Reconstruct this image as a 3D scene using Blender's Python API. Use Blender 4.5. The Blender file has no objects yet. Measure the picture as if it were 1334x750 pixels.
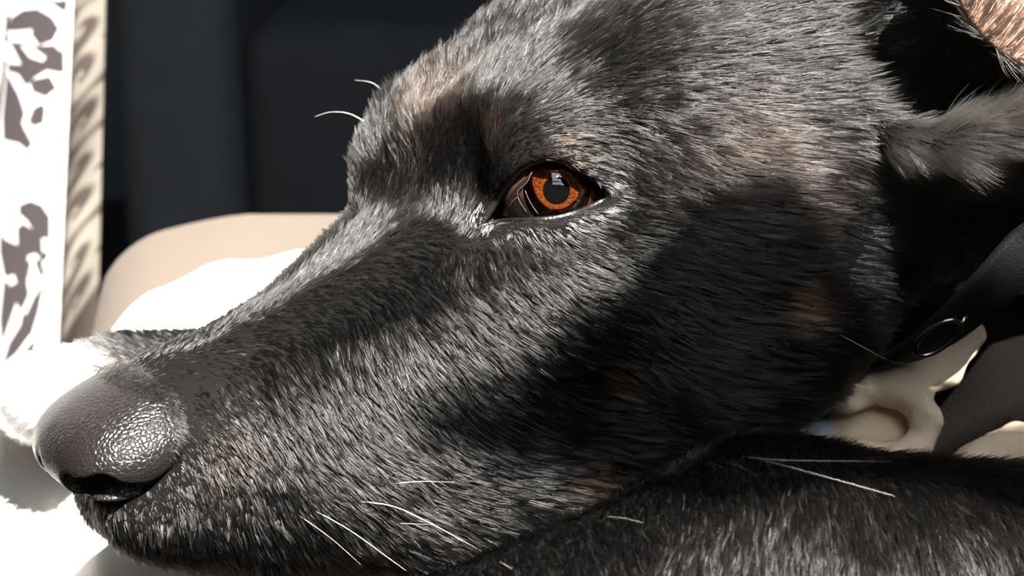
import bpy, math, random
import numpy as np
from mathutils import Matrix, Vector
from mathutils.kdtree import KDTree

# ------------------------------------------------------------------ camera, world, sun, exposure
scene = bpy.context.scene
C = scene.collection
F_PX = 2050.0                       # focal length for a 1334 px wide frame
CAM_POS = np.array([0.0, 0.0, 0.66])
CAM_PITCH = math.radians(18)        # looking down at the dog
cam_data = bpy.data.cameras.new('camera'); cam = bpy.data.objects.new('camera', cam_data)
C.objects.link(cam); scene.camera = cam
cam_data.sensor_width = 36.0; cam_data.lens = 36.0 * F_PX / 1334.0
cam_data.clip_start = 0.01
cam.location = CAM_POS; cam.rotation_euler = (math.pi / 2 - CAM_PITCH, 0, 0)
cam_data.dof.use_dof = True; cam_data.dof.focus_distance = 0.372; cam_data.dof.aperture_fstop = 18

world = bpy.data.worlds.new('sky'); scene.world = world; world.use_nodes = True
bg = world.node_tree.nodes['Background']
bg.inputs[0].default_value = (0.90, 0.95, 1.0, 1); bg.inputs[1].default_value = 7.0

SUN_CAM = np.array([0.27, -0.72, 0.61])          # towards the sun, camera axes
SUN_CAM /= np.linalg.norm(SUN_CAM)
cp, sp = math.cos(CAM_PITCH), math.sin(CAM_PITCH)
RW = np.array([[1, 0, 0], [0, cp, sp], [0, -sp, cp]])   # camera axes -> world axes
SUN_W = RW @ SUN_CAM
sun_data = bpy.data.lights.new('sun', 'SUN'); sun = bpy.data.objects.new('sun', sun_data); C.objects.link(sun)
sun_data.energy = 25.0; sun_data.angle = math.radians(0.55); sun_data.color = (1.0, 0.965, 0.91)
sun.rotation_euler = Vector(SUN_W).to_track_quat('Z', 'Y').to_euler(); sun.location = (2, -2, 3)

vs = scene.view_settings
vs.view_transform = 'Standard'; vs.look = 'None'; vs.exposure = 0.0; vs.gamma = 1.0; vs.use_curve_mapping = False
scene.cycles.use_denoising = True; scene.cycles.denoising_prefilter = 'NONE'
rng = np.random.default_rng(7); random.seed(7)

# ------------------------------------------------------------------ helpers
def unp(px, py, d):                 # pixel + depth in mm -> point in camera axes, mm
    return np.array([(px - 667.0) * d / F_PX, d, -(py - 375.0) * d / F_PX])
def W(p):                           # camera-axes mm -> world metres
    return (np.asarray(p, float) / 1000.0) @ RW.T + CAM_POS
def to_cam(w):                      # world metres -> camera-axes mm
    return ((np.asarray(w, float) - CAM_POS) @ RW) * 1000.0

def new_mat(name):
    m = bpy.data.materials.new(name); m.use_nodes = True
    return m, m.node_tree, m.node_tree.nodes['Principled BSDF']
def simple_mat(name, col, rough=0.6, noise=0.0, scale=40.0, bump=0.0, bscale=200.0, metallic=0.0, spec=None, sheen=0.0):
    m, nt, b = new_mat(name)
    b.inputs['Roughness'].default_value = rough; b.inputs['Metallic'].default_value = metallic
    if spec is not None: b.inputs['Specular IOR Level'].default_value = spec
    if sheen: b.inputs['Sheen Weight'].default_value = sheen
    tc = nt.nodes.new('ShaderNodeTexCoord')
    n = nt.nodes.new('ShaderNodeTexNoise'); n.inputs['Scale'].default_value = scale; n.inputs['Detail'].default_value = 5
    nt.links.new(tc.outputs['Object'], n.inputs['Vector'])
    mix = nt.nodes.new('ShaderNodeMix'); mix.data_type = 'RGBA'
    mix.inputs['A'].default_value = (*[c * (1 - noise) for c in col], 1); mix.inputs['B'].default_value = (*[min(1, c * (1 + noise)) for c in col], 1)
    nt.links.new(n.outputs['Fac'], mix.inputs['Factor']); nt.links.new(mix.outputs['Result'], b.inputs['Base Color'])
    if bump:
        n2 = nt.nodes.new('ShaderNodeTexNoise'); n2.inputs['Scale'].default_value = bscale; n2.inputs['Detail'].default_value = 4
        nt.links.new(tc.outputs['Object'], n2.inputs['Vector'])
        bp = nt.nodes.new('ShaderNodeBump'); bp.inputs['Strength'].default_value = bump; bp.inputs['Distance'].default_value = 0.001
        nt.links.new(n2.outputs['Fac'], bp.inputs['Height']); nt.links.new(bp.outputs['Normal'], b.inputs['Normal'])
    return m

def link(o, parent=None, label=None, cat=None, group=None, kind=None):
    C.objects.link(o)
    if parent is not None: o.parent = parent
    if label: o['label'] = label
    if cat: o['category'] = cat
    if group: o['group'] = group
    if kind: o['kind'] = kind
    return o
def mesh_obj(name, v, faces, mat, parent=None, smooth=True, **kw):
    me = bpy.data.meshes.new(name)
    v = np.asarray(v, float)
    if isinstance(faces, np.ndarray):
        n, k = faces.shape
        me.vertices.add(len(v)); me.vertices.foreach_set('co', v.astype(np.float32).ravel())
        me.loops.add(n * k); me.loops.foreach_set('vertex_index', faces.astype(np.int32).ravel())
        me.polygons.add(n); me.polygons.foreach_set('loop_start', np.arange(0, n * k, k, dtype=np.int32))
        me.update(calc_edges=True); me.validate()
    else:
        me.from_pydata([tuple(p) for p in v], [], [tuple(q) for q in faces]); me.update()
    if smooth: me.polygons.foreach_set('use_smooth', np.ones(len(me.polygons), bool))
    if mat: me.materials.append(mat)
    o = bpy.data.objects.new(name, me)
    return link(o, parent, **kw)
def empty(name, loc=(0, 0, 0), **kw):
    o = bpy.data.objects.new(name, None); o.location = loc; o.empty_display_size = 0.02
    return link(o, **kw)
def child(name, v, faces, mat, parent, **kw):     # vertices given in world metres under an unrotated parent
    return mesh_obj(name, np.asarray(v, float) - np.array(parent.matrix_basis.translation), faces, mat, parent, **kw)
def box(x0, x1, y0, y1, z0, z1):
    v = [(x, y, z) for x in (x0, x1) for y in (y0, y1) for z in (z0, z1)]
    return v, [(0, 1, 3, 2), (4, 6, 7, 5), (0, 4, 5, 1), (2, 3, 7, 6), (0, 2, 6, 4), (1, 5, 7, 3)]
def rbox(x0, x1, y0, y1, z0, z1, r, n=4):          # rounded box by pushing a subdivided cube
    N = 2 * n + 2; g = np.sin(np.linspace(-1, 1, 44) * math.pi / 2)
    vs_, fs = [], []
    def face(ax, s):
        base = len(vs_)
        for a in g:
            for b in g:
                p = np.zeros(3); p[ax] = s; p[(ax + 1) % 3] = a; p[(ax + 2) % 3] = b; vs_.append(p)
        m = len(g)
        for i in range(m - 1):
            for j in range(m - 1):
                q = [base + i * m + j, base + (i + 1) * m + j, base + (i + 1) * m + j + 1, base + i * m + j + 1]
                fs.append(q if s > 0 else q[::-1])
    for ax in range(3):
        for s in (-1, 1): face(ax, s)
    v = np.array(vs_); h = np.array([x1 - x0, y1 - y0, z1 - z0]) / 2; c = np.array([x0 + x1, y0 + y1, z0 + z1]) / 2
    p = v * h; inner = np.clip(p, -(h - r), h - r); d = p - inner
    L = np.linalg.norm(d, axis=1, keepdims=True); p = inner + np.where(L > 1e-9, d / np.maximum(L, 1e-9) * np.minimum(r, np.maximum(np.abs(d).max(1, keepdims=True), 1e-9)), 0)
    key = np.round(p + c, 6); uq, inv = np.unique(key, axis=0, return_inverse=True); inv = np.asarray(inv).ravel()
    f2 = [tuple(inv[list(q)]) for q in fs]
    return uq, [q for q in f2 if len(set(q)) == 4]
def tube(pts, radii, n=8, closed=False, cap=True):
    pts = np.asarray(pts, float); m = len(pts)
    radii = np.broadcast_to(radii, (m,))
    t = np.gradient(pts, axis=0) if not closed else np.roll(pts, -1, 0) - np.roll(pts, 1, 0)
    t /= np.linalg.norm(t, axis=1, keepdims=True)
    ref = np.array([0.3, 0.5, 0.81]); vv = []
    a = np.cross(t[0], ref); a /= np.linalg.norm(a)
    for i in range(m):
        a = a - t[i] * (a @ t[i]); a /= np.linalg.norm(a); b = np.cross(t[i], a)
        for k in range(n):
            w = 2 * math.pi * k / n; vv.append(pts[i] + radii[i] * (math.cos(w) * a + math.sin(w) * b))
    ff = []
    for i in range(m if closed else m - 1):
        for k in range(n):
            i2 = (i + 1) % m
            ff.append((i * n + k, i * n + (k + 1) % n, i2 * n + (k + 1) % n, i2 * n + k))
    if cap and not closed: ff += [tuple(range(n))[::-1], tuple(range((m - 1) * n, m * n))]
    return np.array(vv), ff
def smooth_path(P, n=24):
    P = np.asarray(P, float); m = len(P)
    if m == 2: return P[0] + np.linspace(0, 1, n)[:, None] * (P[1] - P[0])
    Q = np.vstack([2 * P[0] - P[1], P, 2 * P[-1] - P[-2]]); out = []
    for s in np.linspace(0, m - 1 - 1e-6, n):
        i = int(s); u_ = s - i; a, b, c, d = Q[i:i + 4]
        out.append(0.5 * ((2 * b) + (c - a) * u_ + (2 * a - 5 * b + 4 * c - d) * u_ ** 2 + (3 * b - a - 3 * c + d) * u_ ** 3))
    return np.array(out)

# ------------------------------------------------------------------ solid-shape field (millimetres, camera axes)
YAW, PITCH, ROLL = math.radians(26), math.radians(25.5), math.radians(10)
f = np.array([-math.cos(YAW) * math.cos(PITCH), -math.sin(YAW), -math.cos(YAW) * math.sin(PITCH)])
l0 = np.cross(np.array([0, 0, 1.]), f); l0 /= np.linalg.norm(l0); u0 = np.cross(f, l0)
l = l0 * math.cos(ROLL) - u0 * math.sin(ROLL); u = np.cross(f, l)
R = np.stack([f, l, u], 1)                         # head axes: forward, dog's left, up
EYE_H = np.array([0, 31., 0])
O = unp(712, 250, 385.) - R @ EYE_H
def Hd(x, y, z): return O + R @ np.array([x, y, z], float)
def tohead(p): return (p - O) @ R

class Field:
    def __init__(s): s.P = []
    def ell(s, c, r, k=8, op='u', head=True, sym=False, rot=None):
        for q in ((1, -1) if sym else (1,)):
            cc = np.array(c, float) * np.array([1, q, 1]); M = np.eye(3) if rot is None else rot
            s.P.append((op, 'e', k, (O + R @ cc, np.array(r, float), R @ M) if head else (np.array(c, float), np.array(r, float), M)))
    def cap(s, a, ra, b, rb, k=8, op='u', head=True, sym=False):
        for q in ((1, -1) if sym else (1,)):
            S = np.array([1, q, 1])
            if head: s.P.append((op, 'c', k, (O + R @ (np.array(a, float) * S), ra, O + R @ (np.array(b, float) * S), rb)))
            else: s.P.append((op, 'c', k, (np.array(a, float), ra, np.array(b, float), rb)))
    def dist(s, kind, data, p):
        if kind == 'e':
            c, r, M = data; q = ((p - c) @ M) / r
            k0 = np.sqrt((q * q).sum(-1)); q = q / r; k1 = np.sqrt((q * q).sum(-1))
            return k0 * (k0 - 1) / np.maximum(k1, 1e-6)
        a, ra, b, rb = data; ba = b - a; pa = p - a
        h = np.clip((pa @ ba) / (ba @ ba), 0, 1); pa = pa - h[..., None] * ba
        return np.sqrt((pa * pa).sum(-1)) - (ra + h * (rb - ra))
    def __call__(s, p):
        D = np.full(p.shape[:-1], 1e3)
        for op, kind, k, data in s.P:
            d = s.dist(kind, data, p)
            if op == 'u':
                h = np.clip(0.5 + 0.5 * (D - d) / k, 0, 1); D = D * (1 - h) + d * h - k * h * (1 - h)
            else:
                h = np.clip(0.5 - 0.5 * (D + d) / k, 0, 1); D = D * (1 - h) - d * h + k * h * (1 - h)
        return D
    def grad(s, p, e=0.25):
        k = np.array([[1, -1, -1], [-1, -1, 1], [-1, 1, -1], [1, 1, 1.]]); g = 0
        for q in k: g = g + q * s(p + e * q)[..., None]
        return g / np.maximum(np.linalg.norm(g, axis=-1, keepdims=True), 1e-9)
    def trace(s, pts, t0=230.):                    # first hit of view rays, to set features on the surface
        pts = np.atleast_2d(np.array(pts, float))
        d = np.stack([(pts[:, 0] - 667) / F_PX, np.ones(len(pts)), -(pts[:, 1] - 375) / F_PX], -1)
        d /= np.linalg.norm(d, axis=-1, keepdims=True); t = np.full(len(d), t0)
        for i in range(90): t += np.where(t < 720, s(d * t[:, None]) * .8, 0)
        return d * t[:, None], t < 700
    def mesh(s, lo, hi, h, newton=1):              # surface nets in a sparse band
        lo = np.array(lo, float); m = 4; nc = np.ceil((np.array(hi, float) - lo) / (h * m)).astype(int)
        cg = np.stack(np.meshgrid(*[np.arange(n) for n in nc], indexing='ij'), -1)
        Dc = s(lo + (cg + 0.5) * h * m - 0.5 * h)
        act = np.argwhere(np.abs(Dc) < h * m * 1.9)
        D = np.repeat(np.repeat(np.repeat(Dc.astype(np.float32), m, 0), m, 1), m, 2)
        sub = np.stack(np.meshgrid(*[np.arange(m)] * 3, indexing='ij'), -1).reshape(-1, 3)
        for c in range(0, len(act), 6000):
            ii = (act[c:c + 6000, None, :] * m + sub).reshape(-1, 3)
            D[ii[:, 0], ii[:, 1], ii[:, 2]] = s(lo + ii * h)
        for a in range(3):
            sl = [slice(None)] * 3
            for e in (0, -1): sl[a] = e; D[tuple(sl)] = np.maximum(D[tuple(sl)], h * 0.5)
        ins = D < 0
        N = np.array(D.shape) - 1
        cnt = np.zeros(N, np.int8)
        offs = [(i, j, k) for i in (0, 1) for j in (0, 1) for k in (0, 1)]
        for i, j, k in offs: cnt += ins[i:N[0] + i, j:N[1] + j, k:N[2] + k]
        cells = np.argwhere((cnt > 0) & (cnt < 8))
        idx = np.full(N, -1, np.int32); idx[tuple(cells.T)] = np.arange(len(cells))
        acc = np.zeros((len(cells), 3)); num = np.zeros(len(cells))
        for a in range(3):
            for o1 in (0, 1):
                for o2 in (0, 1):
                    o = [0, 0, 0]; o[(a + 1) % 3] = o1; o[(a + 2) % 3] = o2; e = list(o); e[a] = 1
                    c0 = cells + o; c1 = cells + e
                    d0 = D[tuple(c0.T)].astype(float); d1 = D[tuple(c1.T)].astype(float); x = (d0 < 0) != (d1 < 0)
                    t = np.where(x, d0 / np.where(x, d0 - d1, 1), 0)
                    q = np.array(o, float) + t[:, None] * (np.array(e) - np.array(o)); acc += q * x[:, None]; num += x
        V = lo + (cells + acc / num[:, None]) * h
        Q = []
        for a in range(3):
            sa = [slice(0, N[i]) for i in range(3)]; sb = list(sa); sb[a] = slice(1, N[a] + 1)
            A, B = ins[tuple(sa)], ins[tuple(sb)]
            b1, b2 = (a + 1) % 3, (a + 2) % 3
            for flip, mask in ((False, A & ~B), (True, ~A & B)):
                e = np.argwhere(mask); e = e[(e[:, b1] > 0) & (e[:, b2] > 0)]
                o1 = np.zeros(3, int); o1[b1] = 1; o2 = np.zeros(3, int); o2[b2] = 1
                q = np.stack([idx[tuple((e - x).T)] for x in (o1 + o2, o2, 0 * o1, o1)], 1)
                Q.append(q[:, ::-1] if flip else q)
        Q = np.concatenate(Q); Q = Q[(Q >= 0).all(1)]
        for _ in range(newton):
            for c in range(0, len(V), 60000):
                p = V[c:c + 60000]; g = s.grad(p); V[c:c + 60000] = p - g * np.clip(s(p), -h, h)[:, None]
        return V, Q

# ------------------------------------------------------------------ the dog's solid shape
B = Field()
B.ell((-46, 0, -4), (66, 46, 37), 1)
B.ell((-58, 26, 12), (48, 26, 26), 16, sym=True)          # temporal muscle
B.ell((-1, 23, 12), (20, 17, 14), 12, sym=True)           # brow
B.ell((-10, 0, 14), (24, 20, 20), 12)                     # forehead
B.cap((8, 36, -20), 11, (-50, 50, -16), 14, 16, sym=True) # cheek bone
B.ell((-52, 38, -40), (48.5, 25, 45), 18, sym=True)         # cheek muscle
B.cap((0, 0, -36), 36, (98, 0, -32), 22.5, 18)            # muzzle
B.ell((20, 20, -26), (40, 22, 22), 16, sym=True)
B.ell((70, 14, -44), (38, 17, 27), 12, sym=True)          # upper lips
B.ell((34, 22, -54), (40, 18, 26), 14, sym=True)
B.ell((101, 9, -40), (15, 11, 15), 9, sym=True)
B.ell((97, 0, -26), (20, 21, 16), 9)
B.ell((10, 16, -76), (58, 20, 26), 14, sym=True)
B.cap((80, 0, -64), 14, (10, 0, -68), 24, 10)             # lower jaw
B.cap((10, 0, -68), 24, (-46, 0, -64), 36, 18)
B.ell((0, 31, 0), (14, 14, 14), 8, sym=True)              # orbit
B.ell((19, 24, 15), (9, 7, 9), 14, 's', sym=True)
B.cap((4, 0, 32), 5, (-40, 0, 50), 6, 12, 's')            # furrow of the forehead
B.ell((9, -25, 3), (13, 12, 13), 12)
B.ell((110, 9, -38), (13, 12, 11.5), 8, sym=True)
B.ell((106, 0, -26), (14, 17, 11), 8)                     # nose bed
B.cap(Hd(-70, 0, -15), 46, unp(1500, 60, 470), 62, 20, head=False)           # neck
B.ell(unp(1278, 48, 413), (42, 34, 40), 8, head=False)                       # ear shell, near side
B.ell(unp(1270, 26, 390), (32, 34, 29), 4, 's', head=False)
B.cap(unp(1172, 190, 396), 3, unp(1255, 186, 388), 4, 6, head=False)             # lower rim of the ear
B.cap(unp(1255, 186, 388), 4, unp(1350, 156, 381), 5.5, 6, head=False)
EAR_FLAP = unp(1395, -60, 384); EAR_FR = np.array([30, 3.2, 30.])
B.ell(EAR_FLAP, EAR_FR, 5, head=False)                                       # ear flap, turned up
B.cap(unp(1500, 60, 470), 62, unp(1800, 560, 440), 55, 20, head=False)       # chest and shoulder
B.cap(unp(1800, 560, 440), 55, unp(1420, 828, 370), 38, 20, head=False)
B.cap(unp(1420, 828, 370), 38, unp(1010, 775, 345), 32, 8, head=False)       # near foreleg
B.cap(unp(1010, 775, 345), 32, unp(560, 945, 330), 28, 10, head=False)
B.cap(unp(900, 500, 470), 32, unp(520, 525, 456), 22, 10, head=False)        # far foreleg behind the muzzle
B.cap(unp(520, 525, 456), 22, unp(170, 497, 450), 14, 8, head=False)
B.ell(unp(95, 514, 446), (19.5, 20, 13), 8, head=False)
for q in (-1, 0, 1): B.ell(unp(56 - 4 * abs(q), 523, 442 + q * 13), (10.5, 7.5, 9.5), 4, head=False)

NF = Field()                                              # nose leather
NF.ell((112, 0, -20), (18, 17, 11), 4)
NF.ell((112, 12, -22.5), (16, 12.5, 10), 6, sym=True)
NF.ell((101, 0, -20), (14, 18, 10.5), 8)
NF.cap((126, 13, -23.5), 3.4, (122, 19.5, -24.5), 3.4, 1.5, 's', sym=True)       # nostrils
NF.cap((122, 19.5, -24.5), 3.4, (114, 22.5, -29.5), 2.0, 1.5, 's', sym=True)
NF.cap((114, 22.5, -29.5), 2.0, (105.5, 23.5, -27.5), 1.5, 1.5, 's', sym=True)
NF.cap((105.5, 23.5, -27.5), 1.5, (99, 23.5, -19.5), 0.9, 1.5, 's', sym=True)
NF.cap((126, 12, -32), 4.5, (113, 19, -37), 4.5, 1.5, 's', sym=True)
NF.cap((131, 0, -17), 0.6, (126, 0, -34), 1.6, 2.5, 's')                     # philtrum

# eye opening: outline on the eyeball, carved along the eye's own axis
EYE_C = Hd(*EYE_H); EYE_R = 12.0
LID_PX = [(626, 294), (638, 276), (651, 256), (664, 236), (681, 218), (702, 208), (725, 208), (748, 217), (771, 232), (797, 250),
          (784, 261), (767, 270), (746, 278), (722, 284), (700, 286), (676, 286), (652, 288)]
def on_sphere(px, py, c, r):
    d = np.array([(px - 667) / F_PX, 1, -(py - 375) / F_PX]); d /= np.linalg.norm(d)
    b = d @ c; q = b * b - (c @ c - r * r)
    return d * (b - math.sqrt(max(q, 16.0)))               # beside the eyeball: stay on the plane of its corners
LID = np.array([on_sphere(x, y, EYE_C, EYE_R + 0.5) for x, y in LID_PX])
eax = (LID - EYE_C).mean(0); eax /= np.linalg.norm(eax)
ebx = LID[9] - LID[0]; ebx -= eax * (ebx @ eax); ebx /= np.linalg.norm(ebx); eby = np.cross(eax, ebx)
LID2 = np.stack([(LID - EYE_C) @ ebx, (LID - EYE_C) @ eby], 1)
def poly_sd(P, q):                                         # signed distance to a polygon
    d = np.full(len(q), 1e9); s_ = np.ones(len(q)); n = len(P); j = n - 1
    for i in range(n):
        e = P[j] - P[i]; w = q - P[i]
        b = w - e * np.clip((w @ e) / (e @ e), 0, 1)[:, None]; d = np.minimum(d, (b * b).sum(1))
        c1 = q[:, 1] >= P[i, 1]; c2 = q[:, 1] < P[j, 1]; c3 = e[0] * w[:, 1] > e[1] * w[:, 0]
        s_ = np.where((c1 & c2 & c3) | (~c1 & ~c2 & ~c3), -s_, s_); j = i
    return s_ * np.sqrt(d)
def mirror(p):                                             # across the head's mid-plane
    h = tohead(np.asarray(p)); h = h * np.array([1, -1, 1]); return O + h @ R.T
def lid_sd(p, far=False):                                  # (distance to the opening outline, height along the eye axis)
    q = (mirror(p) if far else p) - EYE_C
    return poly_sd(LID2, np.stack([q @ ebx, q @ eby], -1).reshape(-1, 2)).reshape(q.shape[:-1]), q @ eax
_call = Field.__call__
class BodyField(Field):
    def __call__(s, p):
        D = _call(s, p)
        for far in (False, True):
            c = mirror(EYE_C) if far else EYE_C
            m = np.linalg.norm(p - c, axis=-1) < 26
            if m.any():
                pd, hh = lid_sd(p[m], far)
                cut = np.maximum(np.maximum(pd - 0.3, 2.0 - hh), np.linalg.norm(p[m] - c, axis=-1) - 25)
                h = np.clip(0.5 - 0.5 * (D[m] + cut) / 1.2, 0, 1)
                D[m] = D[m] * (1 - h) - cut * h + 1.2 * h * (1 - h)
        return D
B.__class__ = BodyField

def push_out(v, gap=1.0, seat=None, it=4, others=()):      # v in camera-axes mm: rest against the dog instead of entering it
    for _ in range(it):
        for F_ in (B,) + tuple(others):
            D_ = F_(v); m_ = D_ < gap
            if m_.any(): v[m_] += F_.grad(v[m_]) * (gap - D_[m_])[:, None]
    if seat is not None:
        w_ = W(v); w_[:, 2] = np.maximum(w_[:, 2], seat); v = to_cam(w_)
    return v

# ------------------------------------------------------------------ the room
X0, X1, Y0, Y1, ZC = -1.6, 2.3, -0.55, 2.5, 3.25
m_wall = simple_mat('dark_wall_paint', (0.10, 0.12, 0.145), 0.9, 0.15, 6)
m_floor = simple_mat('dark_floor', (0.035, 0.028, 0.022), 0.55, 0.3, 12)
m_trim = simple_mat('white_window_frame', (0.6, 0.6, 0.58), 0.5, 0.05, 20)
def struct(name, b, mat, parent=None):
    return mesh_obj(name, b[0], b[1], mat, parent, smooth=False, kind='structure' if parent is None else None)
struct('floor', box(X0, X1, Y0, Y1, -0.05, 0.0), m_floor)
struct('ceiling', box(X0, X1, Y0, Y1, ZC, ZC + 0.05), m_wall)
struct('wall_back', box(X0, X1, Y1, Y1 + 0.05, 0, ZC), m_wall)
struct('wall_left', box(X0 - 0.05, X0, Y0, Y1, 0, ZC), m_wall)
struct('wall_right', box(X1, X1 + 0.05, Y0, Y1, 0, ZC), m_wall)
WX0, WX1, WZ0, WZ1 = 0.02, 1.25, 1.15, 3.15         # tall window behind the photographer
wv, wf = [], []
for b in (box(X0, WX0, Y0 - .1, Y0, 0, ZC), box(WX1, X1, Y0 - .1, Y0, 0, ZC), box(WX0, WX1, Y0 - .1, Y0, 0, WZ0), box(WX0, WX1, Y0 - .1, Y0, WZ1, ZC)):
    n0 = len(wv); wv += b[0]; wf += [tuple(i + n0 for i in q) for q in b[1]]
struct('wall_front', (wv, wf), m_wall)
win = bpy.data.objects.new('window_1', None); win.location = (0, 0, 0); link(win, kind='structure')
for b in (box(WX0, WX1, Y0 - .08, Y0 - .02, WZ0, WZ0 + .05), box(WX0, WX1, Y0 - .08, Y0 - .02, WZ1 - .05, WZ1), box(WX0, WX0 + .05, Y0 - .08, Y0 - .02, WZ0 + .05, WZ1 - .05), box(WX1 - .05, WX1, Y0 - .08, Y0 - .02, WZ0 + .05, WZ1 - .05)):
    struct('window_frame', b, m_trim, win)
pl_ = bpy.data.lights.new('window_portal', 'AREA'); pl_.shape = 'RECTANGLE'; pl_.size = WX1 - WX0; pl_.size_y = WZ1 - WZ0; pl_.energy = 0; pl_.cycles.is_portal = True
po = bpy.data.objects.new('window_portal', pl_); C.objects.link(po); po.location = ((WX0 + WX1) / 2, Y0 - .11, (WZ0 + WZ1) / 2); po.rotation_euler = (-math.pi / 2, 0, 0)
struct('mullion', box(WX0 + .05, WX1 - .05, Y0 - .08, Y0 - .02, WZ0 + .28, WZ0 + .32), m_trim, win)

# dark armchair in the unlit depth of the room
m_ch = simple_mat('dark_upholstery', (0.022, 0.026, 0.032), 0.9, 0.3, 30)
m_ch2 = simple_mat('slate_upholstery', (0.045, 0.052, 0.06), 0.9, 0.3, 30)
ac = empty('armchair', (-0.5, 1.9, 0), label='dark upholstered armchair in the unlit room behind the dog', cat='armchair')
bpy.context.view_layer.update()
v, fs = rbox(-0.28, 0.36, 1.60, 2.1, 0.10, 0.42, 0.04); child('seat', v, fs, m_ch, ac)
v, fs = rbox(-0.28, 0.36, 2.02, 2.18, 0.30, 1.0, 0.05); v = v + np.outer((v[:, 2] - .3), [0.0, 0.18, 0]); child('backrest', v, fs, m_ch, ac)
for x in (-0.41, 0.36):
    v, fs = rbox(x, x + .13, 1.58, 2.1, 0.10, 0.60, 0.04); child('armrest', v, fs, m_ch2, ac)
for x in (-0.36, 0.42):
    for y in (1.66, 2.02):
        v, fs = tube([(x, y, 0.0), (x, y, 0.11)], [0.015, 0.022], 10); child('leg', v, fs, m_ch, ac)

# sofa
m_sofa = simple_mat('shade_darkened_sofa_cloth', (0.125, 0.098, 0.078), 0.85, 0.04, 60, 0.25, 900)  # colour darkened to paint the arm's top as out of the sun
sofa = empty('sofa', (0.6, 0.6, 0), label='beige sofa with a rounded padded arm, under the dog', cat='sofa'); bpy.context.view_layer.update()
SEAT = 0.432
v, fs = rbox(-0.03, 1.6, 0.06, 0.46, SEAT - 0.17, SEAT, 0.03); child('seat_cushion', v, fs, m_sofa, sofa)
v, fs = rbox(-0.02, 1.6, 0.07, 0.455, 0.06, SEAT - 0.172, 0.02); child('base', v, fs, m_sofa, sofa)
for x in (0.02, 1.55):
    for y in (0.12, 0.42):
        v, fs = tube([(x, y, 0.0), (x, y, 0.062)], [0.018, 0.024], 10); child('leg', v, fs, m_ch, sofa)

# padded arm of the sofa behind the muzzle
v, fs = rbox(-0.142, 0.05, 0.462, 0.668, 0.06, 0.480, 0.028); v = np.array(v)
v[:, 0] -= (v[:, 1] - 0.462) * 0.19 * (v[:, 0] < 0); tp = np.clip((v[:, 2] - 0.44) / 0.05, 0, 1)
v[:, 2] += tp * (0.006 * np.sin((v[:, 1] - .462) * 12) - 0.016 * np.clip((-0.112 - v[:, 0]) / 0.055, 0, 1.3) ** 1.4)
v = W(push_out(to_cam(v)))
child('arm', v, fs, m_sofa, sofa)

# curtain beside the sofa: white panel with a mauve leaf print, its edge folded forward with a scroll print
c1 = 1 / 2.777
POS = [[(x * c1, y * c1) for x, y in P] for P in (
 [(60, 55), (100, 30), (150, 25), (200, 55), (225, 95), (205, 135), (160, 150), (130, 110), (40, 100)],
 [(45, 140), (100, 140), (150, 150), (210, 150), (240, 180), (245, 250), (190, 235), (150, 260), (120, 290), (90, 250), (50, 240)],
 [(130, 270), (200, 255), (225, 300), (190, 328), (145, 310)], [(45, 240), (85, 260), (90, 310), (120, 380), (110, 420), (150, 490), (135, 515), (100, 490), (40, 480), (35, 400)],
 [(150, 365), (180, 350), (190, 370), (185, 420), (150, 430), (132, 410)], [(35, 50), (55, 50), (40, 250), (20, 480), (0, 480), (5, 380), (25, 250)], [(190, 0), (245, 0), (243, 45), (205, 15)])]
POS += [[(x * c1, 240 + y * c1) for x, y in P] for P in (
 [(110, 45), (150, 28), (190, 45), (220, 90), (222, 160), (215, 260), (205, 320), (190, 300), (165, 230), (150, 190), (160, 130), (140, 100), (110, 75)],
 [(40, 150), (65, 175), (110, 190), (105, 130), (125, 110), (160, 130), (165, 230), (150, 330), (160, 380), (130, 440), (100, 380), (85, 330), (60, 300), (40, 220)],
 [(60, 330), (110, 330), (115, 400), (60, 575), (50, 470)], [(140, 430), (180, 380), (210, 330), (195, 440), (175, 520), (120, 600), (75, 640), (60, 670), (90, 560), (130, 490)],
 [(0, 260), (25, 270), (30, 350), (5, 380)], [(185, 540), (190, 635), (140, 620), (110, 630), (150, 590)])]
POS += [[(0, 597), (12, 592), (22, 600), (20, 630), (12, 655), (0, 640)]]
NEG = [[(x * c1, y * c1) for x, y in P] for P in ([(95, 150), (130, 150), (185, 190), (175, 205), (130, 190)], [(0, 130), (60, 150), (100, 215), (60, 215), (0, 180)], [(40, 105), (135, 95), (130, 120), (60, 135)], [(45, 245), (75, 252), (130, 330), (140, 400), (118, 380), (95, 320)])]
NEG += [[(x * c1, 240 + y * c1) for x, y in P] for P in ([(195, 170), (212, 165), (215, 215), (200, 220)], [(148, 230), (175, 222), (192, 240), (170, 255), (150, 250)], [(150, 310), (175, 300), (185, 330), (170, 400), (150, 450), (135, 440), (160, 370)], [(200, 250), (218, 250), (205, 290)], [(75, 310), (100, 300), (112, 330), (85, 345)])]
def motif(q):
    d_ = np.full(len(q), 1e3)
    for P in POS: d_ = np.minimum(d_, poly_sd(np.array(P, float), q))
    for P in NEG: d_ = np.maximum(d_, -poly_sd(np.array(P, float), q))
    return d_
YC = 0.75                                                   # plane of the main panel
def px_on(px_, py_, y):                                     # where the panel's print is laid out
    d_ = RW @ np.array([(px_ - 667) / F_PX, 1, -(py_ - 375) / F_PX]); return CAM_POS + d_ * (y / d_[1])
zs = np.linspace(0.0, 1.6, 900); zs = np.concatenate([np.linspace(0.0, 0.30, 20, endpoint=False), np.linspace(0.30, 0.62, 760), np.linspace(0.62, 2.9, 60)[1:]])
k0, k1 = px_on(96, 0, YC), px_on(75, 470, YC); slope = (k0[0] - k1[0]) / (k0[2] - k1[2])
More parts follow.
